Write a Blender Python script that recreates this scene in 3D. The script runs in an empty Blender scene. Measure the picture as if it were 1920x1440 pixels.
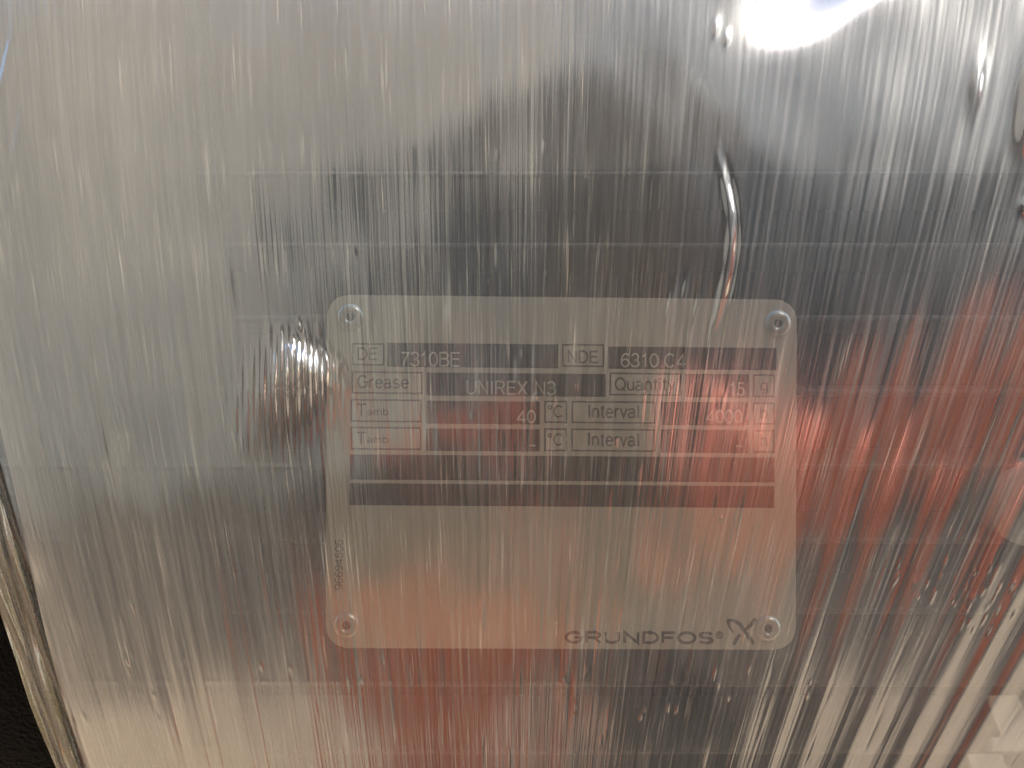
import bpy, bmesh, math, random
import numpy as np
from mathutils import Vector, Matrix

C = bpy.context.scene.collection
SC = bpy.context.scene
R = math.radians
random.seed(4); RNG = np.random.default_rng(11)

# ------------------------------------------------------------------ camera, sky, sun, exposure
S = 0.0001136                     # metres per photo pixel on the nameplate's plane (y = 0)
D = 0.25                          # camera distance from the nameplate
cam_d = bpy.data.cameras.new('camera'); cam = bpy.data.objects.new('camera', cam_d); C.objects.link(cam)
cam.location = (0, -D, 0); cam.rotation_euler = (R(90), 0, 0)
cam_d.sensor_width = 36; cam_d.lens = 36 * D / (1920 * S)
cam_d.clip_start = 0.005; cam_d.clip_end = 500
cam_d.dof.use_dof = True; cam_d.dof.focus_distance = 0.247; cam_d.dof.aperture_fstop = 17
SC.camera = cam

SUN_AZ, SUN_EL = 40.0, 46.0       # azimuth to the right of "straight behind the camera", elevation
world = bpy.data.worlds.new('World'); SC.world = world; world.use_nodes = True
wn = world.node_tree; bgn = wn.nodes['Background']
sky = wn.nodes.new('ShaderNodeTexSky'); sky.sky_type = 'NISHITA'; sky.sun_disc = False
sdir = Vector((math.sin(R(SUN_AZ)) * math.cos(R(SUN_EL)), -math.cos(R(SUN_AZ)) * math.cos(R(SUN_EL)), math.sin(R(SUN_EL))))
sky.sun_elevation = R(SUN_EL); sky.sun_rotation = math.atan2(sdir.x, sdir.y)
sky.air_density = 1.2; sky.dust_density = 3.0; sky.ozone_density = 1.0
wn.links.new(sky.outputs[0], bgn.inputs[0]); bgn.inputs[1].default_value = 0.12
sun_d = bpy.data.lights.new('sun', 'SUN'); sun_d.energy = 4.0; sun_d.angle = R(0.6); sun_d.color = (1, .95, .86)
sun = bpy.data.objects.new('sun', sun_d); C.objects.link(sun)
sun.rotation_euler = sdir.to_track_quat('Z', 'Y').to_euler(); sun.location = sdir * 3
SC.view_settings.view_transform = 'Standard'; SC.view_settings.look = 'None'
SC.view_settings.exposure = 1.93; SC.view_settings.gamma = 1
SC.cycles.transparent_max_bounces = 16; SC.cycles.max_bounces = 10

# ------------------------------------------------------------------ helpers
def P(px, py, y=0.0):
    k = S * (D + y) / D
    return Vector(((px - 960) * k, y, (720 - py) * k))

def tag(o, label=None, cat=None, group=None, kind=None):
    for k, v in (('label', label), ('category', cat), ('group', group), ('kind', kind)):
        if v: o[k] = v
    return o

def empty(name, loc=(0, 0, 0), label=None, cat=None):
    o = bpy.data.objects.new(name, None); o.empty_display_size = .02
    o.location = loc; C.objects.link(o)
    return tag(o, label, cat)

def link(name, bm, mat, parent=None, smooth=False):
    """link bm (world coordinates) as one object; under a parent the vertices become local"""
    me = bpy.data.meshes.new(name)
    if parent is not None:
        off = Vector((0, 0, 0)); p = parent
        while p is not None: off += p.location; p = p.parent
        bmesh.ops.translate(bm, verts=bm.verts, vec=-off)
    bm.to_mesh(me); bm.free()
    if smooth:
        for f in me.polygons: f.use_smooth = True
    me.materials.append(mat)
    o = bpy.data.objects.new(name, me); C.objects.link(o)
    if parent is not None: o.parent = parent
    return o

class NT:
    def __init__(s, name):
        s.m = bpy.data.materials.new(name); s.m.use_nodes = True
        s.t = s.m.node_tree; s.t.nodes.clear()
        s.out = s.t.nodes.new('ShaderNodeOutputMaterial')
    def n(s, typ, **kw):
        nd = s.t.nodes.new('ShaderNode' + typ)
        for k, v in kw.items():
            if k.startswith('i_'):
                key = k[2:].replace('_', ' ')
                nd.inputs[int(key) if key.isdigit() else key].default_value = v
            else: setattr(nd, k, v)
        return nd
    def l(s, a, b): s.t.links.new(a, b)
    def ramp(s, src, stops):
        r = s.n('ValToRGB'); e = r.color_ramp.elements
        while len(e) < len(stops): e.new(.5)
        for el, (p, c) in zip(e, stops):
            el.position = p; el.color = (c, c, c, 1) if not hasattr(c, '__len__') else (*c, 1)
        s.l(src, r.inputs[0]); return r.outputs[0]

def mat(name, col, rough=.5, metal=0., noise=0., nscale=200., bump=0., bscale=800., spec=.5, stretch=(1, 1, 1)):
    t = NT(name); b = t.n('BsdfPrincipled')
    b.inputs['Roughness'].default_value = rough; b.inputs['Metallic'].default_value = metal
    b.inputs['Specular IOR Level'].default_value = spec
    tc = t.n('TexCoord'); mp = t.n('Mapping'); mp.inputs['Scale'].default_value = stretch
    t.l(tc.outputs['Object'], mp.inputs[0])
    if noise:
        nz = t.n('TexNoise', i_Scale=nscale, i_Detail=6.0); t.l(mp.outputs[0], nz.inputs['Vector'])
        c = t.ramp(nz.outputs[0], [(.3, [x * (1 - noise) for x in col]), (.7, [min(1, x * (1 + noise)) for x in col])])
        t.l(c, b.inputs['Base Color'])
    else: b.inputs['Base Color'].default_value = (*col, 1)
    if bump:
        nb = t.n('TexNoise', i_Scale=bscale, i_Detail=4.0); t.l(mp.outputs[0], nb.inputs['Vector'])
        bp = t.n('Bump', i_Distance=bump); bp.inputs['Strength'].default_value = 1
        t.l(nb.outputs[0], bp.inputs['Height']); t.l(bp.outputs[0], b.inputs['Normal'])
    t.l(b.outputs[0], t.out.inputs[0]); return t.m

ANISO = .4; SCR = .27
def film_mat(name, gloss, haze, rough, bfine, bmed, tint=(.80, .70, .56), seed=0., fade=None):
    """clear stretch film: see-through, mirror gloss with long stretch wrinkles, faint milky haze"""
    t = NT(name)
    uv = t.n('UVMap'); uv.uv_map = 'UVMap'
    def noise(su, sv, det, off, dist=0.):
        mp = t.n('Mapping'); mp.inputs['Scale'].default_value = (su, sv, 1); mp.inputs['Location'].default_value = (off + seed, off * 1.7, seed)
        t.l(uv.outputs[0], mp.inputs[0])
        nz = t.n('TexNoise', i_Scale=1.0, i_Detail=det); nz.inputs['Distortion'].default_value = dist
        t.l(mp.outputs[0], nz.inputs['Vector']); return nz.outputs[0]
    fine = noise(190, 2.8, 2.0, 3.1); med = noise(30, 1.1, 2.0, 7.7); streak = noise(110, 3.2, 5.0, 12.3); patch = noise(5, 1.4, 3.0, 4.4)
    # wrinkles fade away towards the upper right, where the film is pulled smooth
    sep = t.n('SeparateXYZ'); t.l(uv.outputs[0], sep.inputs[0])
    mx = t.n('MapRange', i_1=1.15, i_2=1.45, i_3=1.0, i_4=0.06); mx.interpolation_type = 'SMOOTHSTEP'; t.l(sep.outputs[0], mx.inputs[0])
    my = t.n('MapRange', i_1=0.45, i_2=0.8, i_3=1.0, i_4=0.0); my.interpolation_type = 'SMOOTHSTEP'; t.l(sep.outputs[1], my.inputs[0])
    mm = t.n('Math', operation='MAXIMUM'); t.l(mx.outputs[0], mm.inputs[0]); t.l(my.outputs[0], mm.inputs[1])
    b1 = t.n('Bump', i_Distance=bmed); t.l(med, b1.inputs['Height']); t.l(mm.outputs[0], b1.inputs['Strength'])
    b2 = t.n('Bump', i_Distance=bfine); t.l(fine, b2.inputs['Height']); t.l(mm.outputs[0], b2.inputs['Strength']); t.l(b1.outputs[0], b2.inputs['Normal'])
    gl = t.n('BsdfGlossy'); gl.distribution = 'GGX'
    gl.inputs['Color'].default_value = (.98, .99, 1, 1)
    rr = t.n('MapRange', i_1=.3, i_2=.7, i_3=rough * .6, i_4=rough * 1.5); t.l(streak, rr.inputs[0]); t.l(rr.outputs[0], gl.inputs['Roughness'])
    t.l(b2.outputs[0], gl.inputs['Normal'])
    tg = t.n('Tangent'); tg.direction_type = 'UV_MAP'; tg.uv_map = 'UVMap'
    gl.inputs['Anisotropy'].default_value = ANISO; t.l(tg.outputs[0], gl.inputs['Tangent'])
    g2 = t.n('BsdfGlossy'); g2.distribution = 'GGX'; g2.inputs['Roughness'].default_value = .33; t.l(b1.outputs[0], g2.inputs['Normal'])
    gm = t.n('MixShader', i_0=.07); t.l(gl.outputs[0], gm.inputs[1]); t.l(g2.outputs[0], gm.inputs[2])
    tr = t.n('BsdfTransparent'); tr.inputs[0].default_value = (.97, .97, .95, 1)
    df = t.n('BsdfDiffuse'); df.inputs[0].default_value = (*tint, 1); t.l(b2.outputs[0], df.inputs['Normal'])
    tl = t.n('BsdfTranslucent'); tl.inputs[0].default_value = (*tint, 1)
    hz = t.n('MixShader', i_0=.4); t.l(df.outputs[0], hz.inputs[1]); t.l(tl.outputs[0], hz.inputs[2])
    hs = t.ramp(streak, [(.33, haze * .62), (.52, haze), (.72, min(1, haze * 1.8))])
    hp = t.n('MapRange', i_1=.35, i_2=.65, i_3=.7, i_4=1.3); t.l(patch, hp.inputs[0])
    hm0 = t.n('Math', operation='MULTIPLY'); t.l(hs, hm0.inputs[0]); t.l(hp.outputs[0], hm0.inputs[1])
    mq = t.n('MapRange', i_1=.1, i_2=1.0, i_3=.35, i_4=1.0); t.l(mm.outputs[0], mq.inputs[0])
    hm = t.n('Math', operation='MULTIPLY'); t.l(hm0.outputs[0], hm.inputs[0]); t.l(mq.outputs[0], hm.inputs[1])
    fd = t.n('MapRange', i_1=fade[0] if fade else 90., i_2=fade[1] if fade else 99., i_3=1.0, i_4=0.0); fd.interpolation_type = 'SMOOTHSTEP'; t.l(sep.outputs[0], fd.inputs[0])
    hf = t.n('Math', operation='MULTIPLY'); t.l(hm.outputs[0], hf.inputs[0]); t.l(fd.outputs[0], hf.inputs[1]); hm = hf
    thin = noise(330, 8.0, 2.0, 21.9); th = t.ramp(thin, [(.60, 0.), (.74, SCR)]); ad = t.n('Math', operation='ADD'); ad.use_clamp = True
    tf0 = t.n('Math', operation='MULTIPLY'); t.l(th, tf0.inputs[0]); t.l(mm.outputs[0], tf0.inputs[1])
    br = noise(26, 9.0, 3.0, 40.2); bq = t.ramp(br, [(.42, .25), (.62, 1.)]); tf1 = t.n('Math', operation='MULTIPLY'); t.l(tf0.outputs[0], tf1.inputs[0]); t.l(bq, tf1.inputs[1])
    tf = t.n('Math', operation='MULTIPLY'); t.l(tf1.outputs[0], tf.inputs[0]); t.l(fd.outputs[0], tf.inputs[1])
    t.l(hm.outputs[0], ad.inputs[0]); t.l(tf.outputs[0], ad.inputs[1]); hm = ad
    m1 = t.n('MixShader'); t.l(hm.outputs[0], m1.inputs[0]); t.l(tr.outputs[0], m1.inputs[1]); t.l(hz.outputs[0], m1.inputs[2])
    lw = t.n('LayerWeight'); lw.inputs[0].default_value = .35; t.l(b1.outputs[0], lw.inputs['Normal'])
    gf = t.n('MapRange', i_1=0.0, i_2=1.0, i_3=gloss, i_4=min(1, gloss + .6)); t.l(lw.outputs['Fresnel'], gf.inputs[0])
    gg = t.n('Math', operation='MULTIPLY'); t.l(gf.outputs[0], gg.inputs[0]); t.l(fd.outputs[0], gg.inputs[1])
    m2 = t.n('MixShader'); t.l(gg.outputs[0], m2.inputs[0]); t.l(m1.outputs[0], m2.inputs[1]); t.l(gm.outputs[0], m2.inputs[2])
    t.l(m2.outputs[0], t.out.inputs[0]); return t.m

M = dict(
    paint=mat('black_motor_paint', (.007, .006, .0055), .75, spec=.1, bump=.0001, bscale=900),
    fin=mat('fin_paint_lit', (.09, .082, .07), .5, spec=.35, bump=.00005, bscale=1500),  # sunlit tip lines put into the colour: paler than the frame paint
    cast=mat('rough_black_casting', (.004, .003, .0025), .24, spec=.05, bump=.0022, bscale=900, noise=.6, nscale=150),
    plate=mat('satin_aluminium', (.78, .73, .60), .45, metal=.2, noise=.05, nscale=60, stretch=(40, 1, 1)),
    cell=mat('black_print', (.02, .018, .018), .35, spec=.4),
    ink=mat('dark_ink', (.05, .045, .045), .5),
    etch=mat('bare_engraving', (.9, .88, .78), .5, metal=.2),
    rivet=mat('rivet_aluminium', (.72, .70, .62), .32, metal=.7),
    hole=mat('rivet_hole', (.05, .05, .05), .6),
    plug=mat('grey_plug', (.55, .53, .49), .45, bump=.0002, bscale=500),
    scrap=mat('patch_yellow', (.85, .78, .42), .6, noise=.1),
    jacket=mat('red_jacket_cloth', (.60, .115, .045), .7, noise=.12, nscale=18, bump=.004, bscale=22),
    trousers=mat('black_trousers', (.02, .02, .024), .8),
    mask=mat('slate_cloth', (.04, .053, .06), .8),
    cap=mat('black_cap', (.03, .038, .042), .8),
    skin=mat('skin', (.035, .028, .026), .5),
    hair=mat('hair', (.02, .015, .012), .6),
    phone=mat('phone_back', (.035, .034, .034), .3),
    glass=mat('lens_glass', (.01, .01, .012), .05),
    boots=mat('boots', (.03, .025, .02), .7),
    ground=mat('tan_gravel', (.165, .12, .078), .9, noise=.25, nscale=6, bump=.02, bscale=40),
    wall=mat('beige_render', (.80, .65, .47), .85, noise=.06, nscale=2, bump=.003, bscale=60),
    steel=mat('blue_grey_container', (.045, .062, .07), .55, noise=.15, nscale=3),
    render=mat('grey_cladding', (.50, .50, .47), .7, noise=.05, nscale=.5),
    pane=mat('window_pane', (.25, .27, .28), .2),
    dark=mat('dark_door', (.05, .055, .06), .5),
)

def box(bm, x0, x1, y0, y1, z0, z1):
    v = [bm.verts.new((x, y, z)) for x in (x0, x1) for y in (y0, y1) for z in (z0, z1)]
    for f in ((0, 1, 3, 2), (4, 6, 7, 5), (0, 4, 5, 1), (2, 3, 7, 6), (0, 2, 6, 4), (1, 5, 7, 3)):
        bm.faces.new([v[i] for i in f])

def prism(bm, pts, y0, y1):
    """pts: world (x, z) outline; front at y0, back at y1"""
    a = [bm.verts.new((x, y0, z)) for x, z in pts]; b = [bm.verts.new((x, y1, z)) for x, z in pts]
    bm.faces.new(a); bm.faces.new(b[::-1])
    for i in range(len(pts)):
        j = (i + 1) % len(pts); bm.faces.new((a[j], a[i], b[i], b[j]))

def lathe(bm, c, prof, seg=32):
    """rings round the y axis at c: prof = [(radius, y)]"""
    rings = []
    for r, y in prof:
        if r <= 0: rings.append([bm.verts.new((c[0], c[1] + y, c[2]))])
        else: rings.append([bm.verts.new((c[0] + r * math.cos(a * math.tau / seg), c[1] + y, c[2] + r * math.sin(a * math.tau / seg))) for a in range(seg)])
    for A, B in zip(rings, rings[1:]):
        for i in range(seg):
            j = (i + 1) % seg
            if len(A) == 1 and len(B) == 1: continue
            if len(A) == 1: bm.faces.new((A[0], B[i], B[j]))
            elif len(B) == 1: bm.faces.new((A[i], A[j], B[0]))
            else: bm.faces.new((A[i], A[j], B[j], B[i]))

# ------------------------------------------------------------------ motor behind the film
RB = 0.19                          # radius of the finned frame
YC = 0.004 + RB                    # its axis lies at y = YC
def surf(z, r=RB): return YC - math.sqrt(max(0, r * r - z * z))

motor = empty('electric_motor', (0, .03, 0), 'black finned electric motor casing wrapped in clear film behind the nameplate', 'motor')
bm = bmesh.new()                   # the frame between the fins
NX, NZ = 2, 40
RI = RB - .018
rows = []
for i in range(NZ + 1):
    a = R(-62 + 124 * i / NZ); z = RI * math.sin(a); y = YC - RI * math.cos(a)
    rows.append([bm.verts.new((x, y, z)) for x in (-.13, .16)])
back = [[bm.verts.new((x, YC, z)) for x in (-.13, .16)] for z in (RI * math.sin(R(-62)), RI * math.sin(R(62)))]
for A, B in zip(rows, rows[1:]): bm.faces.new((A[0], A[1], B[1], B[0]))
bm.faces.new((back[0][0], back[0][1], rows[0][1], rows[0][0])); bm.faces.new((rows[-1][0], rows[-1][1], back[1][1], back[1][0]))
link('motor_frame', bm, M['paint'], motor, True)

fin_rows = [(325, 245), (460, 205), (597, 238), (735, 190), (875, 345), (1015, 350), (1148, 215), (1285, 232), (1412, 268), (1530, 280)]
def zfor(py):
    z = (720 - py) * S
    for _ in range(8): z = (720 - py) * S * (D + surf(z)) / D
    return z
FINZ = []
for py, lx in fin_rows:
    z = zfor(py); FINZ.append((py, z)); yt = surf(z); a = math.asin(z / RB)
    n = Vector((0, -math.cos(a), math.sin(a))); t = Vector((0, math.sin(a), math.cos(a)))
    x0 = (lx - 960) * S * (D + yt) / D; x1 = .125
    prof = [(-.0013, -.02), (-.0009, -.0012), (-.00055, -.0003), (0, 0), (.00055, -.0003), (.0009, -.0012), (.0013, -.02)]
    bm = bmesh.new(); secs = []
    for k in range(10):
        e = k / 9
        if k < 5: x = x0 + .0035 * (k / 4) ** 1.5; dr = -.012 * (1 - k / 4) ** 2
        else: x = x0 + .0035 + (x1 - x0 - .0035) * (k - 4) / 5; dr = 0
        c = Vector((x, yt, z))
        secs.append([bm.verts.new(c + t * u + n * (min(0, w + (dr if w > -.019 else 0)))) for u, w in prof])
    for A, B in zip(secs, secs[1:]):
        for i in range(len(prof) - 1): bm.faces.new((A[i], B[i], B[i + 1], A[i + 1]))
    bm.faces.new(secs[0][::-1]); bm.faces.new(secs[-1])
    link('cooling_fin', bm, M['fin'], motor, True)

bm = bmesh.new()                   # cast end shield, left: rough black, seen past the film's edge
rows = []
for i in range(61):
    a = R(-60 + 120 * i / 60); rr = .187
    rows.append([bm.verts.new((x, YC - (rr + d) * math.cos(a), (rr + d) * math.sin(a))) for x, d in ((-.22, -.02), (-.16, -.006), (-.125, 0), (-.1005, 0), (-.0985, -.002), (-.0985, -.02))])
for A, B in zip(rows, rows[1:]):
    for i in range(5): bm.faces.new((A[i], A[i + 1], B[i + 1], B[i]))
link('end_shield', bm, M['cast'], motor, True)

def rr_outline(x0, y0, x1, y1, r, n=8):
    pts = []
    for cx, cy, a0 in ((x1 - r, y0 + r, -90), (x1 - r, y1 - r, 0), (x0 + r, y1 - r, 90), (x0 + r, y0 + r, 180)):
        for i in range(n + 1):
            a = R(a0 + 90 * i / n); pts.append((cx + r * math.cos(a), cy + r * math.sin(a)))
    return pts

def warp(px, py):                  # the plate sits a touch askew
    return px + (py - 885) * -.004, py + (px - 656) / 800 * (8 - 4.5 * (py - 600) / 600)
def xz(px, py, y):
    p = P(*warp(px, py), y); return (p.x, p.z)

YP = -.003                         # the plate's front face
bm = bmesh.new(); prism(bm, [xz(px, py, YP) for px, py in rr_outline(625, 568, 1478, 1200, 25)], YP + .0009, .03)
link('nameplate_boss', bm, M['paint'], motor)
bm = bmesh.new(); lathe(bm, P(1945, 945, .004), [(.0, -.0012), (.0035, -.0012), (.0038, -.0004), (.0075, -.0006), (.0088, 0), (.0096, .002), (.0096, .02)], 40)
link('round_plug', bm, M['plug'], motor, True)

# ------------------------------------------------------------------ nameplate
plate = empty('nameplate', P(1052, 886, YP), 'pale metal bearing and grease data plate with four rivets under the clear film', 'nameplate')
bm = bmesh.new(); prism(bm, [xz(px, py, YP) for px, py in rr_outline(612, 553, 1493, 1215, 40)], YP, YP + .0009)
bmesh.ops.bevel(bm, geom=[e for e in bm.edges if all(abs(v.co.y - YP) < 1e-6 for v in e.verts)], offset=.00022, segments=2, affect='EDGES')
link('plate_sheet', bm, M['plate'], plate)

def cell(x0, y0, x1, y1):
    bm = bmesh.new(); prism(bm, [xz(a, b, YP) for a, b in rr_outline(x0, y0, x1, y1, 1.2, 2)], YP - .00004, YP + .0001)
    return link('black_field', bm, M['cell'], plate)
def frame(x0, y0, x1, y1, w=3):
    bm = bmesh.new(); y = YP - .00003
    o = [(x0, y0), (x1, y0), (x1, y1), (x0, y1)]; i_ = [(x0 + w, y0 + w), (x1 - w, y0 + w), (x1 - w, y1 - w), (x0 + w, y1 - w)]
    for k in range(4):
        j = (k + 1) % 4; q = [xz(*p, YP) for p in (o[k], o[j], i_[j], i_[k])]
        a = [bm.verts.new((p[0], y, p[1])) for p in q]; b = [bm.verts.new((p[0], YP + .0001, p[1])) for p in q]
        bm.faces.new(a); bm.faces.new(b[::-1])
        for m_ in range(4): n_ = (m_ + 1) % 4; bm.faces.new((a[n_], a[m_], b[m_], b[n_]))
    return link('label_box', bm, M['ink'], plate)

def arc(cx, cy, rx, ry, a0, a1, n=14):
    return [(cx + rx * math.cos(R(a0 + (a1 - a0) * i / n)), cy + ry * math.sin(R(a0 + (a1 - a0) * i / n))) for i in range(n + 1)]
# plain sans-serif capitals, figures and small letters as pen strokes: (advance width, [polylines]); cap height 1, x-height .73
GL = {
 '0': (.56, [arc(.28, .5, .24, .48, 90, 450, 26)]),
 '1': (.50, [[(.10, .76), (.22, .84), (.30, 1), (.30, 0)]]),
 '3': (.56, [arc(.27, .74, .21, .24, 165, -90, 14) + arc(.27, .27, .24, .25, 90, -168, 16)[0:]]),
 '4': (.58, [[(.40, 0), (.40, .96), (.04, .30), (.04, .25), (.56, .25)]]),
 '5': (.56, [[(.48, .97), (.14, .97), (.08, .48)] + arc(.27, .31, .23, .29, 140, -160, 16)]),
 '6': (.56, [arc(.28, .30, .23, .28, 0, 360, 20), arc(.34, .50, .29, .48, 55, 195, 14)]),
 '7': (.54, [[(.04, .95), (.50, .95), (.32, .62), (.22, .3), (.18, 0)]]),
 '9': (.56, [arc(.28, .70, .23, .28, 0, 360, 20), arc(.22, .50, .29, .48, 235, 375, 14)]),
 '.': (.22, [[(.07, .05), (.15, .05)]]),
 '-': (.34, [[(.03, .36), (.31, .36)]]),
 'A': (.70, [[(.02, 0), (.34, 1), (.66, 0)], [(.14, .34), (.54, .34)]]),
 'B': (.66, [[(.08, 0), (.08, .98), (.36, .98)] + arc(.36, .76, .22, .22, 90, -90, 10) + [(.08, .54)], [(.36, .54)] + arc(.37, .28, .25, .26, 90, -90, 10) + [(.08, .02)]]),
 'C': (.72, [arc(.37, .5, .31, .48, 42, 318, 22)]),
 'D': (.72, [[(.08, .02), (.08, .98), (.32, .98)] + arc(.32, .5, .33, .48, 90, -90, 16) + [(.08, .02)]]),
 'E': (.64, [[(.60, .97), (.08, .97), (.08, .03), (.61, .03)], [(.08, .52), (.56, .52)]]),
 'F': (.60, [[(.57, .97), (.08, .97), (.08, 0)], [(.08, .50), (.50, .50)]]),
 'G': (.76, [arc(.38, .5, .32, .48, 42, 345, 24) + [(.70, .48), (.42, .48)]]),
 'I': (.24, [[(.12, 0), (.12, 1)]]),
 'N': (.72, [[(.08, 0), (.08, 1), (.62, 0), (.62, 1)]]),
 'O': (.78, [arc(.39, .5, .34, .48, 0, 360, 28)]),
 'Q': (.78, [arc(.39, .5, .34, .48, 0, 360, 28), [(.46, .24), (.72, -.05)]]),
 'R': (.70, [[(.08, 0), (.08, .98), (.38, .98)] + arc(.38, .73, .23, .25, 90, -90, 10) + [(.08, .48)], [(.38, .48), (.64, 0)]]),
 'S': (.66, [arc(.33, .745, .24, .235, 20, 270, 14) + arc(.33, .265, .26, .245, 90, -160, 14)]),
 'T': (.62, [[(.02, .97), (.60, .97)], [(.31, .97), (.31, 0)]]),
 'U': (.72, [[(.08, 1), (.08, .34)] + arc(.35, .34, .27, .32, 180, 360, 12) + [(.62, 1)]]),
 'X': (.68, [[(.04, 0), (.62, 1)], [(.04, 1), (.62, 0)]]),
 'a': (.56, [arc(.25, .52, .20, .19, 160, 0, 8) + [(.46, .12), (.52, .01)], arc(.24, .20, .20, .19, 50, 330, 14) + [(.45, .22)], [(.45, .40), (.24, .36)]]),
 'b': (.56, [[(.08, 1), (.08, 0)], arc(.29, .36, .20, .35, 0, 360, 18)]),
 'e': (.56, [[(.06, .38), (.49, .38)] + arc(.28, .36, .22, .35, 5, 320, 20)]),
 'g': (.56, [arc(.27, .37, .20, .34, 0, 360, 18), [(.48, .72), (.48, -.05)] + arc(.27, -.05, .21, .2, 0, -150, 10)]),
 'h': (.56, [[(.08, 1), (.08, 0)], [(.08, .45)] + arc(.28, .45, .19, .26, 160, 0, 8) + [(.47, 0)]]),
 'i': (.22, [[(.11, 0), (.11, .73)], [(.11, .90), (.11, 1)]]),
 'l': (.22, [[(.11, 0), (.11, 1)]]),
 'm': (.84, [[(.08, .73), (.08, 0)], [(.08, .5)] + arc(.245, .5, .165, .22, 160, 0, 7) + [(.41, 0)], [(.41, .5)] + arc(.58, .5, .165, .22, 160, 0, 7) + [(.745, 0)]]),
 'n': (.56, [[(.08, .73), (.08, 0)], [(.08, .45)] + arc(.28, .45, .19, .26, 160, 0, 8) + [(.47, 0)]]),
 'r': (.36, [[(.08, .73), (.08, 0)], [(.08, .45), (.12, .62), (.22, .71), (.34, .70)]]),
 's': (.50, [arc(.25, .54, .17, .17, 20, 270, 10) + arc(.25, .195, .20, .175, 90, -160, 10)]),
 't': (.32, [[(.16, .95), (.16, .14)] + arc(.26, .13, .10, .12, 180, 280, 5), [(.02, .72), (.30, .72)]]),
 'u': (.56, [[(.08, .73), (.08, .28)] + arc(.27, .28, .19, .27, 180, 350, 8), [(.47, .73), (.47, 0)]]),
 'v': (.50, [[(.03, .73), (.25, .02), (.47, .73)]]),
 'y': (.50, [[(.03, .73), (.26, .04)], [(.47, .73), (.24, -.02), (.16, -.22), (.04, -.24)]]),
 '\u00b0': (.36, [arc(.18, .84, .12, .14, 0, 360, 14)]),
 '\u00ae': (.95, [arc(.47, .5, .42, .48, 0, 360, 20), [(.33, .22), (.33, .78), (.5, .78)] + arc(.5, .63, .13, .15, 90, -90, 6) + [(.33, .48)], [(.5, .48), (.63, .22)]]),
 ' ': (.34, []),
}
def text(name, body, x0, y0, x1, y1, material, parent=None, y=None, rot=False, bold=0.):
    """flat lettering fitted to the box (x0..x1, cap top y0..baseline y1) of the picture"""
    y = YP - .00003 if y is None else y
    tot = sum(GL[c][0] for c in body) + .06 * (len(body) - 1)
    H = (x1 - x0) if rot else (y1 - y0); W = (y1 - y0) if rot else (x1 - x0)
    hw = H * (.062 + bold)                        # half the pen width, px
    bm = bmesh.new(); cur = 0; lay = 0
    def put(u, v, yy):
        if rot: q = xz(x1 - v, y1 - u, YP)
        else: q = xz(x0 + u, y1 - v, YP)
        return bm.verts.new((q[0], yy, q[1]))
    for ch in body:
        w, strokes = GL[ch]
        for st in strokes:
            pts = [((cur + a) / tot * W, b * H) for a, b in st]
            lay += 1; yy = y - .0000012 * lay
            cl = math.dist(pts[0], pts[-1]) < 1e-3 and len(pts) > 8
            n = len(pts); L_, R_ = [], []
            for i, p in enumerate(pts):
                a = pts[i - 1] if i else (pts[-2] if cl else None); b = pts[i + 1] if i < n - 1 else (pts[1] if cl else None)
                def un(p_, q_):
                    d = math.dist(p_, q_) or 1; return ((q_[0] - p_[0]) / d, (q_[1] - p_[1]) / d)
                d1 = un(a, p) if a else un(p, b); d2 = un(p, b) if b else un(a, p)
                nx, ny = -(d1[1] + d2[1]), d1[0] + d2[0]; m = math.hypot(nx, ny) or 1; nx /= m; ny /= m
                cs = max(.45, nx * -d1[1] + ny * d1[0]); k = hw / cs
                L_.append((p[0] + nx * k, p[1] + ny * k)); R_.append((p[0] - nx * k, p[1] - ny * k))
            lv = [put(*p, yy) for p in L_]; rv = [put(*p, yy) for p in R_]
            for i in range(n - 1): bm.faces.new((lv[i], lv[i + 1], rv[i + 1], rv[i]))
        cur += w + .06
    g = bmesh.ops.extrude_face_region(bm, geom=bm.faces[:])
    for v in [e for e in g['geom'] if isinstance(e, bmesh.types.BMVert)]: v.co.y += .00002
    return link(name, bm, material, parent or plate)

ET = YP - .00008
c = cell(725, 642, 1046, 687); text('engraved_text', '7310BE', 751, 659, 862, 685, M['etch'], c, ET)
c = cell(1140, 645, 1455, 687); text('engraved_text', '6310.C4', 1163, 658, 1285, 683, M['etch'], c, ET)
c = cell(799, 697, 1135, 740); text('engraved_text', 'UNIREX N3', 873, 712, 1041, 737, M['etch'], c, ET)
c = cell(1284, 695, 1404, 739); text('engraved_text', '15', 1366, 711, 1396, 735, M['etch'], c, ET)
c = cell(799, 750, 1012, 793); text('engraved_text', '40', 969, 767, 1004, 790, M['etch'], c, ET)
c = cell(1239, 748, 1403, 792); text('engraved_text', '4000', 1324, 763, 1391, 787, M['etch'], c, ET)
c = cell(799, 802, 1012, 844); text('engraved_text', '-', 991, 816, 1005, 842, M['etch'], c, ET)
c = cell(1239, 800, 1403, 844); text('engraved_text', '-', 1379, 814, 1393, 840, M['etch'], c, ET)
cell(656, 852, 1452, 899); cell(656, 906, 1452, 947)
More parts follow.
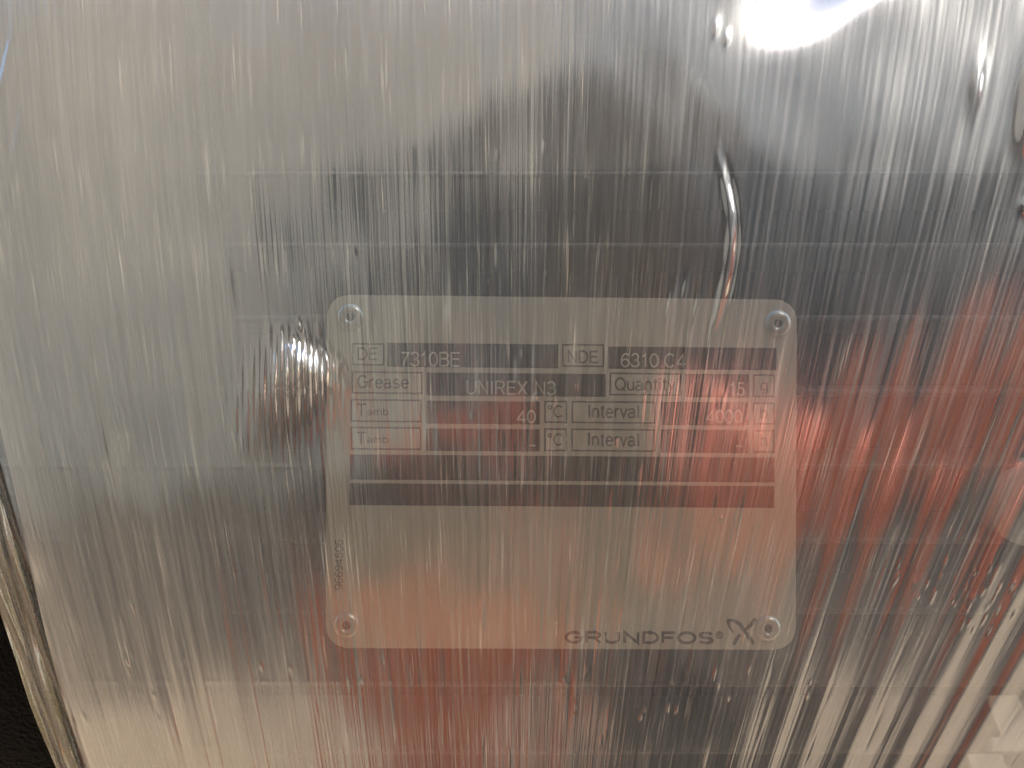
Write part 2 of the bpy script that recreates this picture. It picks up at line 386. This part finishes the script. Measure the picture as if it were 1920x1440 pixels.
for b, tx in (((659, 643, 720, 685), [('DE', 669, 652, 707, 674, .012)]),
              ((1053, 641, 1132, 684), [('NDE', 1063, 654, 1121, 676, .012)]),
              ((659, 696, 792, 738), [('Grease', 669, 704, 766, 727, .01)]),
              ((1142, 694, 1277, 737), [('Quantity', 1152, 704, 1265, 727, .01)]),
              ((1411, 695, 1452, 738), [('g', 1424, 705, 1440, 726, .01)]),
              ((657, 748, 790, 791), [('T', 668, 757, 686, 780, .0), ('amb', 688, 765, 728, 778, .0)]),
              ((657, 800, 790, 843), [('T', 668, 810, 686, 832, .0), ('amb', 688, 817, 728, 830, .0)]),
              ((1020, 748, 1063, 790), [('°C', 1026, 757, 1056, 779, .0)]),
              ((1020, 800, 1063, 843), [('°C', 1026, 810, 1056, 832, .0)]),
              ((1071, 748, 1228, 790), [('Interval', 1101, 755, 1199, 779, .01)]),
              ((1071, 800, 1228, 843), [('Interval', 1101, 808, 1199, 832, .01)]),
              ((1411, 748, 1452, 790), [('h', 1424, 757, 1440, 778, .01)]),
              ((1411, 800, 1452, 843), [('h', 1425, 809, 1439, 830, .0)])):
    f = frame(*b)
    for tt in tx: text('printed_text', *tt[:5], M['ink'], f, bold=tt[5])
text('brand_name', 'GRUNDFOS', 1060, 1183, 1340, 1203, M['ink'], bold=.07)
text('registered_mark', '®', 1343, 1181, 1357, 1194, M['ink'], bold=.01)
text('serial_number', '96694506', 629, 1012, 643, 1106, M['ink'], rot=True)
# the crossed-arrow emblem: two curved blades
bm = bmesh.new()
def blade(pts, w):
    n = len(pts); L_, R_ = [], []
    for i, (x, y) in enumerate(pts):
        a = pts[max(0, i - 1)]; b = pts[min(n - 1, i + 1)]; d = math.hypot(b[0] - a[0], b[1] - a[1])
        nx, ny = -(b[1] - a[1]) / d, (b[0] - a[0]) / d
        L_.append((x + nx * w[i], y + ny * w[i])); R_.append((x - nx * w[i], y - ny * w[i]))
    ys = YP - .00003
    lv = [bm.verts.new((xz(*p, YP)[0], ys, xz(*p, YP)[1])) for p in L_]; rv = [bm.verts.new((xz(*p, YP)[0], ys, xz(*p, YP)[1])) for p in R_]
    for i in range(n - 1): bm.faces.new((lv[i], lv[i + 1], rv[i + 1], rv[i]))
blade([(1366, 1160), (1369, 1172), (1376, 1183)], [3.2, 2.6, 1.5])
blade([(1364, 1159), (1377, 1160), (1389, 1167), (1396, 1178), (1406, 1192), (1415, 1204)], [1.8, 3.4, 3.8, 3.4, 3.6, 3.4])
blade([(1418, 1156), (1409, 1168), (1397, 1179)], [3.6, 3.4, 2.4])
blade([(1389, 1186), (1382, 1195), (1377, 1206)], [3.0, 3.4, 3.2])
g = bmesh.ops.extrude_face_region(bm, geom=bm.faces[:])
for v in [e for e in g['geom'] if isinstance(e, bmesh.types.BMVert)]: v.co.y += .00003
link('brand_emblem', bm, M['ink'], plate)

for px, py, k in ((656, 594, 1.0), (1457, 598, 1.0), (651, 1172, .98), (1441, 1174, .98)):
    q = P(*warp(px, py), YP); rv = bmesh.new(); r = .0028 * k
    lathe(rv, q, [(.0008, -.0001), (.0009, -.0007), (.0014, -.00105), (r * .72, -.00092), (r * .92, -.0006), (r, -.0002), (r, .0002)], 36)
    o = link('rivet', rv, M['rivet'], plate, True)
    hb = bmesh.new(); lathe(hb, q, [(0, -.0003), (.0006, -.0003), (.00085, -.00012), (.00085, 0)], 20)
    link('rivet_core', hb, M['hole'], o, True)

bm = bmesh.new(); yy = .003  # small flat pale yellow patch left of the nameplate
prism(bm, [(P(a, b, yy).x, P(a, b, yy).z) for a, b in ((186, 880), (203, 846), (214, 815), (240, 808), (246, 826), (240, 858), (229, 884), (205, 882))], yy, yy + .0003)
s_ = link('yellow_patch', bm, M['scrap']); tag(s_, 'small pale yellow patch left of the nameplate', 'tape')

# ------------------------------------------------------------------ stretch film
def fv(t, right):
    k = 1.25 if right else .72
    return np.exp(-k * (.17 * t + .15 * t * t / 1.44))
def gauss(d, w): return np.exp(-(d / w) ** 2)

def film_depth(U, py, X, Z):
    """bulge of the film towards the camera (metres) over the plane, from U (streak line, px), py, and X, Z"""
    g = -Z * Z / (2 * .60)
    # the lower right hangs away and twists
    k = np.clip(X - .050, 0, None)
    g += 3.2 * k * k * (Z - .02)
    # upper bulge that catches the sun
    s_ = X * .73 + Z * .68 - .0845; t_ = -.68 * X + .73 * Z - .0200
    g -= (.222 * .004 * np.log1p(np.exp(np.clip(s_ / .004, -30, 30)))) * gauss(t_, .0075)
    # left side falls away round the shoulder
    k = np.clip(-.085 - X, 0, None); g -= 3 * k * k
    # contact ridges over each fin
    for fp, _ in FINZ:
        wob = 2.0 * np.sin(X * 140 + fp)
        vis = (px_of(X) < 1250) if fp in (325, 460, 1285, 1412) else (px_of(X) < 600)
        g += np.where(vis, .000009 * (1 + np.sin(X * 900 + fp) * np.sin(X * 330)), .0) * gauss(py - fp - 0 * wob, 3.5)
    # long soft pleats running with the stretch
    pl = 0
    for u0, w, a in PLEATS: pl = pl + a * (.4 if abs(u0) < 700 else 1) * gauss(U - u0, w)
    sm = 1 - .9 * np.clip((U - 330) / 250, 0, 1) * np.clip((820 - py) / 420, 0, 1)
    g += pl * sm
    # broad uneven tension: shallow pillows
    for a, kx, kz, ph in WAVES: g += a * np.sin(kx * X + kz * Z + ph)
    # pinch left of the nameplate and the curved crease above it
    sx = (X - (588 - 960) * S) * .62 + (Z - (720 - 690) * S) * .78; tx = (X - (588 - 960) * S) * .78 - (Z - (720 - 690) * S) * .62
    br = 1 + .22 * np.sin(px_of(X) * .62) + .15 * np.sin(px_of(X) * .29 + py * .03)
    g += .0015 * br * np.where(sx > 0, gauss(sx, .0031), gauss(sx, .012)) * gauss(tx, .0062)
    for lx, ly, lw, ll, la in LUMPS: g += la * gauss(px_of(X) - lx + (py - ly) * .15, lw) * gauss(py - ly, ll)
    xc = 1328 + 18 * np.sin((py - 300) / 260 * math.pi)
    px = 960 + X / S
    env = 1 / (1 + np.exp(-(py - 310) / 12)) / (1 + np.exp((py - 585) / 22))
    g += env * (.00025 * gauss(px - xc - 4, 6 + 3 * np.clip((py - 300) / 300, 0, 1)) - .00022 * gauss(px - xc - 17, 5)) * (.8 + .2 * np.sin(py * .07 + 1))
    # row of small drips under the crease
    for x0, y0, l in ((1325, 590, 38), (1290, 575, 30), (1242, 570, 35), (1268, 545, 28)):
        g += .00012 * gauss(px - x0 + (py - y0) * .22, 5) * gauss(py - y0, l)
    return g
def px_of(X): return 960 + X / S

PLEATS = [(-905, 7, .00006), (-893, 5, .00004), (-870, 10, -.00005), (-840, 16, .00006), (-780, 6, .00004), (-700, 20, .0001),
          (-655, 5, .00007), (-520, 30, .00012), (-300, 45, .00012), (-180, 25, -.00007), (-60, 30, .00008), (60, 30, .00006), (190, 40, .00010), (330, 20, .00006),
          (470, 28, .00010), (620, 22, .00008), (760, 40, .00012), (880, 24, .00014), (985, 30, .00016), (1060, 20, -.00008), (1140, 26, .00016), (1230, 22, -.0001), (1320, 30, .0003), (1420, 24, .0004), (1540, 30, .0005)]
LUMPS = [(38, 120, 7, 70, .00022), (66, 270, 7, 110, .0002), (1895, 170, 22, 75, .0011), (1880, 240, 14, 40, .0006), (1797, 150, 12, 55, .0004), (1885, 388, 13, 14, .0006), (1330, 40, 6, 22, .0002), (1880, 870, 16, 22, .0004), (1350, 60, 5, 16, .0002)]
WAVES = []
for _ in range(26):
    kk = RNG.uniform(50, 420); an = RNG.normal(0, .75); WAVES.append((.0042 / kk, kk * math.cos(an), kk * math.sin(an), RNG.uniform(0, 6.28)))
for _ in range(190):
    PLEATS.append((RNG.uniform(-1000, 1700), RNG.uniform(3, 9), RNG.normal() * .000009))

NICKS = [(1850, 1130, 26, 45, 32, .00016), (1730, 1110, 14, 50, 25, .00014), (1215, 1270, 8, 70, 45, .00008), (1400, 1280, 5, 60, 40, .00008),
         (575, 640, 26, 24, 22, .00016), (625, 690, 20, 20, 22, .00014), (230, 1210, 9, 10, 50, .0001), (125, 1330, 5, 12, 40, .00014),
         (1100, 900, 5, 160, 160, .0001), (1200, 1320, 5, 120, 60, .0001), (450, 1300, 10, 160, 90, .00008), (960, 450, 10, 160, 150, .00006)]
def make_film(name, u0, u1, material, parent, base, nu=900, nv=240, wob=0., py0=-160, py1=1620, seed=0, specks=0):
    rng = np.random.default_rng(100 + seed)
    t = np.linspace(0, 1, nv); py = (py0 + (py1 - py0) * t)[:, None] * np.ones((1, nu))
    u = np.linspace(0, 1, nu)[None, :]
    ed = u0 + wob * np.sin(py / 170 + seed)
    U = ed + (u1 - ed) * u
    T = py / 1000
    f = np.where(U < 0, fv(T, False), fv(T, True))
    px = 960 + U * f
    k = S * (D - base) / D
    X = (px - 960) * k; Z = (720 - py) * k
    G = base + film_depth(U, py, X, Z)
    # wrinkles that start and stop: short sharp ones near the bottom and right
    for _ in range(specks):
        uu = rng.uniform(u0, u1); pp = rng.uniform(450, 1450); q_ = max(0, min(1, (uu - 330) / 250)) * max(0, min(1, (820 - pp) / 300))
        if q_ > .3: continue
        w = rng.uniform(3, 7); l = rng.uniform(15, 70)
        m = (np.abs(U - uu) < 4 * w)
        G += np.where(m, rng.choice([-1, 1]) * rng.uniform(.00001, .00006) * gauss(U - uu, w) * gauss(py - pp, l), 0)
    if 'roll' in name: G += .0007 * np.sin(U / 11 + py / 160) + .0004 * np.sin(U / 5 - py / 90) + .0003 * np.sin(py / 37 + U / 30)
    if specks > 200:               # small nicks and droplets that flash in the sun
        for cx, cy, n_, sx, sy, am in NICKS:
            for _ in range(n_):
                x_ = rng.normal(cx, sx); y_ = rng.normal(cy, sy); w = rng.uniform(1.8, 3.2); l = rng.uniform(4, 13)
                dx = px - x_ + (py - y_) * (x_ - 960) * .00045
                m = (np.abs(dx) < 14) & (np.abs(py - y_) < 50)
                G[m] += rng.uniform(.5, 1.3) * am * .8 * (gauss(dx[m], w) * gauss(py[m] - y_, l))
    co = np.stack([X, -G, Z], -1).reshape(-1, 3)
    idx = np.arange(nu * nv).reshape(nv, nu)
    quads = np.stack([idx[:-1, :-1], idx[1:, :-1], idx[1:, 1:], idx[:-1, 1:]], -1).reshape(-1, 4)
    me = bpy.data.meshes.new(name); me.vertices.add(len(co)); me.vertices.foreach_set('co', (co - np.array(parent.location)).ravel())
    me.loops.add(quads.size); me.loops.foreach_set('vertex_index', quads.ravel().astype(np.int32))
    me.polygons.add(len(quads)); me.polygons.foreach_set('loop_start', np.arange(0, quads.size, 4, dtype=np.int32))
    uvl = me.uv_layers.new(name='UVMap')
    uvv = np.stack([(U + 960) / 1000, 1 - py / 1440], -1).reshape(-1, 2)[quads.ravel()]
    uvl.data.foreach_set('uv', uvv.ravel().astype(np.float32))
    me.polygons.foreach_set('use_smooth', np.ones(len(quads), dtype=bool))
    me.materials.append(material); me.update(); me.validate()
    o = bpy.data.objects.new(name, me); C.objects.link(o); o.parent = parent
    return o

film = empty('stretch_film', (0, -.012, 0), 'clear glossy plastic stretch film full of long vertical wrinkles pulled over the motor', 'plastic film')
FM1 = film_mat('film_outer', .32, .03, .12, .00003, .000045, seed=0)
FM2 = film_mat('film_inner', .07, .03, .18, .00004, .00006, seed=31, tint=(.78, .66, .50))
FM3 = film_mat('film_side', .06, .66, .2, .00006, .0001, seed=57, tint=(.90, .77, .60), fade=(.12, .62))
FM4 = film_mat('film_roll', .16, .10, .16, .0002, .0007, seed=77, tint=(.62, .48, .26))
make_film('film_layer', -1134, 1900, FM1, film, .0125, nu=1400, nv=540, wob=6, seed=1, specks=260)
make_film('film_layer', -1128, 1900, FM2, film, .0105, nu=700, nv=160, wob=10, seed=2, specks=60)
make_film('film_layer', -1131, -330, FM3, film, .0095, nu=400, nv=160, wob=14, seed=3, specks=40)
make_film('film_edge_roll', -1230, -1120, FM4, film, .0100, nu=60, nv=160, wob=5, py0=860, seed=4)

# ------------------------------------------------------------------ what the film mirrors
GZ = -1.41
bm = bmesh.new()
v = [bm.verts.new(p) for p in ((-150, -250, GZ), (150, -250, GZ), (150, 60, GZ), (-150, 60, GZ))]; bm.faces.new(v)
tag(link('ground', bm, M['ground']), kind='structure')

wall = empty('warehouse_wall', (-5, -7, GZ), 'plain beige rendered warehouse wall mirrored in the left of the film', 'wall')
bm = bmesh.new(); box(bm, -45, .3, -8.3, -8, GZ, GZ + 8); link('wall_panel', bm, M['wall'], wall)
bm = bmesh.new(); box(bm, -45.1, .4, -8.4, -7.9, GZ + 8, GZ + 8.2); link('coping', bm, M['dark'], wall)
blk = empty('office_block', (12, -27, GZ), 'tall grey block with rows of windows standing far behind the photographer', 'building')
bm = bmesh.new(); box(bm, -6, 30, -40, -27, GZ, GZ + 24); link('block_wall', bm, M['render'], blk)
for i in range(11):
    for j_ in range(6):
        bm = bmesh.new(); box(bm, -4.5 + i * 3.2, -2.7 + i * 3.2, -27.05, -26.9, GZ + 3 + j_ * 3.5, GZ + 4.3 + j_ * 3.5); link('window', bm, M['pane'], blk)
cont = empty('shipping_container', (3, -4, GZ), 'blue grey steel shipping container mirrored in the right of the film', 'container')
bm = bmesh.new(); n = 62
for i in range(n):
    x0 = -.5 + i * .1; d = .035 if i % 2 else 0
    box(bm, x0, x0 + .1, -7.4, -5.0 - d, GZ + .15, GZ + 3.1)
link('corrugated_side', bm, M['steel'], cont)
for z in (GZ + .02, GZ + 3.1):
    bm = bmesh.new(); box(bm, -.55, 5.8, -7.45, -4.96, z, z + .13); link('rail', bm, M['dark'], cont)

# ------------------------------------------------------------------ the photographer, seen only in the film
person = empty('person', (.07, -.58, GZ), 'person in a red jacket and black cap holding up a phone, mirrored in the film', 'person')
def skin_obj(name, verts, edges, radii, material, parent, sub=2):
    me = bpy.data.meshes.new(name); off = Vector(parent.location) if parent.parent is None else Vector(parent.location) + Vector(parent.parent.location)
    me.from_pydata([Vector(v) - off for v in verts], edges, [])
    o = bpy.data.objects.new(name, me); C.objects.link(o)
    md = o.modifiers.new('skin', 'SKIN'); md.use_smooth_shade = True
    for i, r in enumerate(radii):
        sv = me.skin_vertices[0].data[i]; sv.radius = (r, r) if not hasattr(r, '__len__') else r
    me.skin_vertices[0].data[0].use_root = True
    sb = o.modifiers.new('sub', 'SUBSURF'); sb.levels = sub; sb.render_levels = sub
    bpy.context.view_layer.update(); dg = bpy.context.evaluated_depsgraph_get()
    m2 = bpy.data.meshes.new_from_object(o.evaluated_get(dg)); o.modifiers.clear(); o.data = m2
    m2.materials.clear(); m2.materials.append(material)
    for p in m2.polygons: p.use_smooth = True
    bpy.data.meshes.remove(me); o.parent = parent
    return o
PX, PY = .095, -.56
# torso + arms as one jacket
V = [(-.06, PY, -.56), (-.045, PY, -.27), (PX - .015, PY, -.14), (PX - .02, PY, -.09), (PX - .01, PY + .01, .0),
     (PX - .125, PY, -.075), (-.055, PY + .06, -.24), (-.06, PY + .2, -.15), (-.05, PY + .25, -.12),
     (.185, PY + .01, -.135), (.305, PY + .09, -.01), (.40, -.25, .13), (.42, -.13, .16)]
E = [(0, 1), (1, 2), (2, 3), (3, 4), (3, 5), (5, 6), (6, 7), (7, 8), (3, 9), (9, 10), (10, 11), (11, 12)]
Rr = [.05, .06, (.105, .11), (.11, .09), (.07, .065), .06, .052, .045, .04, .075, .062, .05, .04]
skin_obj('jacket', V, E, Rr, M['jacket'], person)
# legs
V = [(.04, PY, -.40), (PX - .1, PY, -.52), (PX - .11, PY + .03, -.92), (PX - .12, PY - .01, GZ + .09), (PX + .1, PY, -.52), (PX + .12, PY + .03, -.92), (PX + .13, PY - .01, GZ + .09)]
skin_obj('trousers', V, [(0, 1), (1, 2), (2, 3), (0, 4), (4, 5), (5, 6)], [(.12, .11), .095, .07, .055, .095, .07, .055], M['trousers'], person)
for sx in (-.12, .13):
    skin_obj('boot', [(PX + sx, PY - .03, GZ + .05), (PX + sx, PY + .06, GZ + .05), (PX + sx, PY + .18, GZ + .035)], [(0, 1), (1, 2)], [.05, .05, .035], M['boots'], person)
# neck, head and face: one surface, shaped from a sphere
HX, HY, HZ = PX - .025, PY + .03, .205
bm = bmesh.new(); bmesh.ops.create_uvsphere(bm, u_segments=48, v_segments=36, radius=1)
for v in bm.verts:
    x, y, z = v.co
    sx = .078 * (1 - .22 * max(0, -z)) ; sz = .118; sy = .098
    fx = abs(x)
    yy = y * sy
    if y > 0:
        yy += .022 * math.exp(-((x / .16) ** 2) - ((z + .12) / .22) ** 2)          # nose
        yy -= .010 * (math.exp(-((fx - .38) / .16) ** 2 - ((z - .05) / .12) ** 2))   # eye sockets
        yy += .006 * math.exp(-((x / .35) ** 2) - ((z + .48) / .07) ** 2)           # lips
        yy += .008 * math.exp(-((x / .3) ** 2) - ((z + .8) / .15) ** 2)             # chin
    xx = x * sx + (.012 * math.copysign(1, x) * math.exp(-((fx - 1) / .12) ** 2 - ((z + .02) / .2) ** 2 - (y / .22) ** 2))
    zz = z * sz
    if z < -.75 and y < .2: zz -= .05 * (-.75 - z) * 4; 
    v.co = (HX + xx, HY + yy, HZ + zz)
head = link('head', bm, M['skin'], person, True)
skin_obj('neck', [(HX, HY - .03, .0), (HX, HY - .02, .13)], [(0, 1)], [.058, .052], M['skin'], person, 1)
bm = bmesh.new(); bmesh.ops.create_uvsphere(bm, u_segments=40, v_segments=24, radius=1)
bmesh.ops.delete(bm, geom=[v for v in bm.verts if v.co.z < .12 and not (v.co.y < -.1 and v.co.z > -.5)], context='VERTS')
for v in bm.verts: v.co = (HX + v.co.x * .092, HY + v.co.y * .108 - .006, HZ + .02 + v.co.z * .115)
cap = link('cap', bm, M['cap'], person, True)
bm = bmesh.new(); pts = [(HX + .075 * math.sin(R(a)), HY + .085 + .07 * math.cos(R(a))) for a in range(-80, 81, 10)]
top = [bm.verts.new((x, y, HZ + .036 - abs(x - HX) * .15)) for x, y in pts]; inn = [bm.verts.new((HX + (x - HX) * .95, HY + .07, HZ + .045)) for x, y in pts]
for i in range(len(pts) - 1): bm.faces.new((top[i], top[i + 1], inn[i + 1], inn[i]))
g = bmesh.ops.extrude_face_region(bm, geom=bm.faces[:])
for v in [e for e in g['geom'] if isinstance(e, bmesh.types.BMVert)]: v.co.z -= .004
link('cap_peak', bm, M['cap'], person)
bm = bmesh.new(); bmesh.ops.create_uvsphere(bm, u_segments=36, v_segments=28, radius=1)
bmesh.ops.delete(bm, geom=[v for v in bm.verts if v.co.z > -.08 or v.co.y < -.2], context='VERTS')
for v in bm.verts: v.co = (HX + v.co.x * .082 * (1 - .18 * max(0, -v.co.z)), HY + v.co.y * .108 + .014 * math.exp(-(v.co.x / .3) ** 2), HZ + .004 + v.co.z * .124)
link('face_mask', bm, M['mask'], person, True)
for sx in (-1, 1):
    bm = bmesh.new(); bmesh.ops.create_uvsphere(bm, u_segments=16, v_segments=12, radius=.0105, matrix=Matrix.Translation((HX + sx * .030, HY + .082, HZ + .006)))
    link('eye', bm, M['glass'], person, True)
bag = empty('added_bag', (.22, -.47, -.47), 'black shoulder bag hanging at the hip of the person, mirrored in the film', 'bag')  # made-up bag, added to give the reflection its dark patch low down
bm = bmesh.new(); box(bm, .04, .20, -.50, -.42, -.46, -.27)
bmesh.ops.bevel(bm, geom=bm.edges[:], offset=.025, segments=3, affect='EDGES'); link('bag_body', bm, M['trousers'], bag, True)
bm = bmesh.new(); box(bm, .05, .19, -.425, -.412, -.37, -.265); bmesh.ops.bevel(bm, geom=bm.edges[:], offset=.004, segments=2, affect='EDGES'); link('bag_flap', bm, M['cap'], bag)
# hands: palm, four fingers and a thumb closed on the phone's edges
def hand(s, wx, wy, wz, hold):
    V = [(wx, wy, wz), (wx - s * .004, wy + .03, wz + .02), (wx - s * .008, wy + .045, wz + .045)]; E = [(0, 1), (1, 2)]; Rr = [.026, (.028, .018), (.032, .014)]
    for i, L in enumerate((.074, .082, .077, .062)):
        b = Vector((wx + s * .004, wy + .035, wz + .062 - i * .021)); k = len(V)
        tip = Vector((hold - s * .012, -.262 - .002, b.z + .006))
        kn = Vector((hold + s * .016, -.262 - .02, b.z + .004)); kn2 = Vector((hold + s * .013, -.255, b.z + .006))
        V += [b, kn, kn2, tip]; E += [(2 if i < 2 else 1, k), (k, k + 1), (k + 1, k + 2), (k + 2, k + 3)]; Rr += [.011, .0095, .009, .0075]
    k = len(V); V += [(wx - s * .02, wy + .03, wz + .03), (hold - s * .008, -.278, wz + .06), (hold - s * .014, -.274, wz + .085)]
    E += [(1, k), (k, k + 1), (k + 1, k + 2)]; Rr += [.014, .011, .009]
    skin_obj('hand', V, E, Rr, M['skin'], person, 2)
skin_obj('hand', [(.42, -.125, .16), (.422, -.09, .165), (.424, -.06, .165), (.40, -.03, .172), (.398, -.005, .16), (.415, -.028, .174), (.415, .0, .162), (.432, -.028, .174), (.433, -.002, .162), (.448, -.033, .17), (.45, -.01, .158), (.398, -.08, .15), (.39, -.06, .13)],
         [(0, 1), (1, 2), (2, 3), (3, 4), (2, 5), (5, 6), (2, 7), (7, 8), (2, 9), (9, 10), (1, 11), (11, 12)], [.027, (.034, .015), (.034, .013), .0095, .008, .0095, .008, .0095, .008, .0085, .007, .012, .009], M['skin'], person)
hand(-1, -.05, -.315, -.12, -.0045)

phone = empty('phone', (.033, -.262, -.0625), 'dark grey phone held upright by the person, mirrored in the film', 'phone')
bm = bmesh.new()
prism(bm, [(.044 + (x - 50) * .00052, -.0625 + (y - 100) * .00078) for x, y in rr_outline(0, 0, 100, 200, 12)], -.2585, -.2665)
link('phone_body', bm, M['phone'], phone)
for z in (0.004, -.018, -.040):
    bm = bmesh.new(); lathe(bm, (0.012, -.2585, z - .012), [(0, -.0012), (.007, -.0012), (.0085, -.0018), (.0085, .0)], 24)
    link('phone_lens', bm, M['glass'], phone, True)
